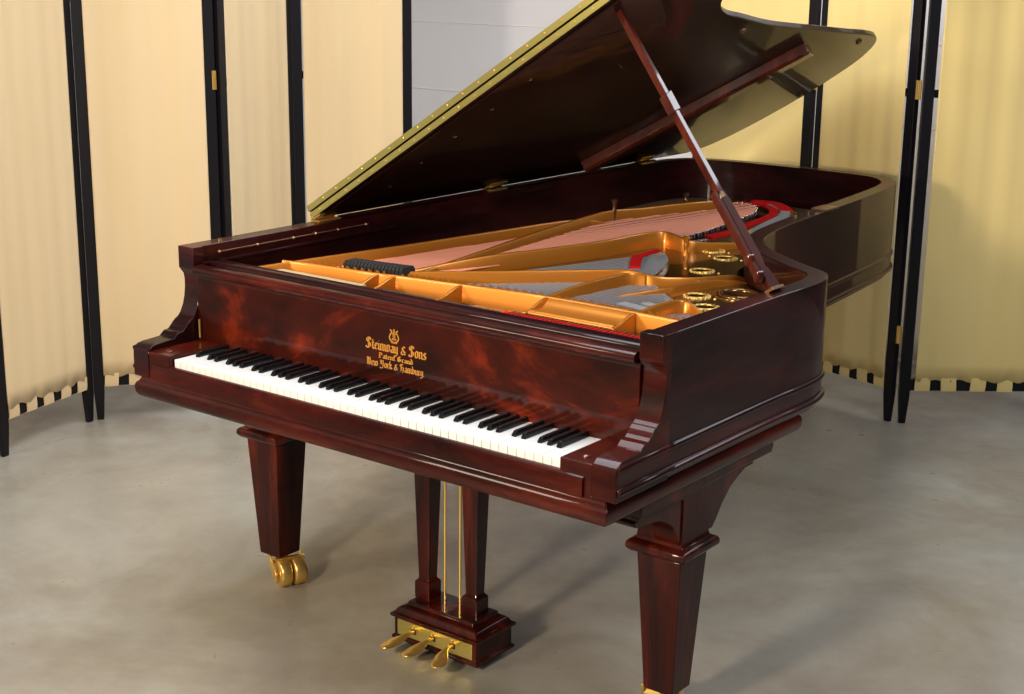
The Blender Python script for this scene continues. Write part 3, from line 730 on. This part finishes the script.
# white sheet hung behind
vs = []; fs = []; nx, nz = 60, 30
for j in range(nz+1):
    for i in range(nx+1):
        u, t = i/nx, j/nz
        vs.append((3.9*u, .02*math.sin(u*7+1)+.008*math.sin(u*17+t*2)+.003*math.sin(t*31), .02+2.9*t))
for j in range(nz):
    for i in range(nx): k = j*(nx+1)+i; fs.append((k, k+1, k+nx+2, k+nx+1))
dr_ = empty('hanging_sheet', (-3.62, 3.95, 0)); tag(dr_, 'plain white cloth backdrop hanging between the two folding screens', 'backdrop')
ob = MB().add(vs, fs).build('cloth', M['white_cloth'], dr_, smooth=80); so = ob.modifiers.new('solid', 'SOLIDIFY'); so.thickness = .002
mb = MB()
for z in (1.06, 1.42, 1.78, 2.14): mb.tube([(3.9*i/40, .02*math.sin(i/40*7+1)+.008*math.sin(i/40*17+(z-.02)/2.9*2)+.003*math.sin((z-.02)/2.9*31)-.002, z) for i in range(41)], .0022, 6)
mb.build('fold_crease', M['white_cloth'], dr_)
MB().tube([(-.05, 0, 2.93), (3.95, 0, 2.93)], .018, 12).build('hanging_rod', M['steel'], dr_)
for x in (-.03, 3.93): MB().tube([(x, 0, 0), (x, 0, 2.95)], .016, 12).build('stand_pole', M['steel'], dr_)

# ------------------------------------------------------------------ lights
def area(name, loc, target, size, power, col, sy=None, spread=None):
    l = bpy.data.lights.new(name, 'AREA'); l.size = size; l.energy = power; l.color = col
    if sy: l.shape = 'RECTANGLE'; l.size_y = sy
    if spread: l.spread = R(spread)
    o = bpy.data.objects.new(name, l); COL.objects.link(o); o.location = loc
    o.rotation_euler = (Vector(target)-Vector(loc)).to_track_quat('-Z', 'Y').to_euler()
    return o
area('key_lamp', (.34, -2.5, 1.62), (.1, 1.2, .8), .32, 88, (1, .84, .66))
area('left_fill', (-2.2, -3.0, 2.7), (-1.6, 1.6, .8), .9, 58, (1, .86, .66))  # unseen warm fill, added to brighten the left curtains
area('added_ceiling_light', (-.4, 1.2, 3.25), (-.4, 1.2, 0), 1.2, 105, (.92, .95, 1), 3.2)  # cool overhead fill, added without a visible fixture
area('added_ceiling_light', (2.6, .6, 3.25), (2.4, .8, 0), 1.0, 135, (.84, .90, 1), 3.2)  # second cool fill added on the right, fixture unseen
area('added_ceiling_light', (1.3, 4.2, 3.25), (1.3, 3.6, 0), 3.6, 60, (.90, .93, 1), .9)  # unseen back row, added to put highlights on mouldings and rim edges
w = bpy.data.worlds.new('world'); scene.world = w; w.use_nodes = True
w.node_tree.nodes['Background'].inputs[0].default_value = (.5, .5, .55, 1); w.node_tree.nodes['Background'].inputs[1].default_value = .3

# ------------------------------------------------------------------ camera
cam = bpy.data.cameras.new('camera'); co = bpy.data.objects.new('camera', cam); COL.objects.link(co)
yaw, pitch, roll, f = -.6552, .2548, .0123, 1489.1
fw = Vector((math.sin(yaw)*math.cos(pitch), math.cos(yaw)*math.cos(pitch), -math.sin(pitch)))
rt = Vector((math.cos(yaw), -math.sin(yaw), 0)); up = rt.cross(fw)
r2 = rt*math.cos(roll)+up*math.sin(roll); u2 = -rt*math.sin(roll)+up*math.cos(roll)
mt = Matrix.Identity(4)
for i in range(3): mt[i][0] = r2[i]; mt[i][1] = u2[i]; mt[i][2] = -fw[i]
co.matrix_world = Matrix.Translation((2.3221, -2.2970, 1.7532)) @ mt
cam.sensor_width = 36; cam.lens = f/1024*36; cam.clip_start = .05
scene.camera = co
vsn = scene.view_settings
vsn.view_transform = 'Standard'; vsn.look = 'None'; vsn.gamma = 1; vsn.use_curve_mapping = False; vsn.exposure = .1
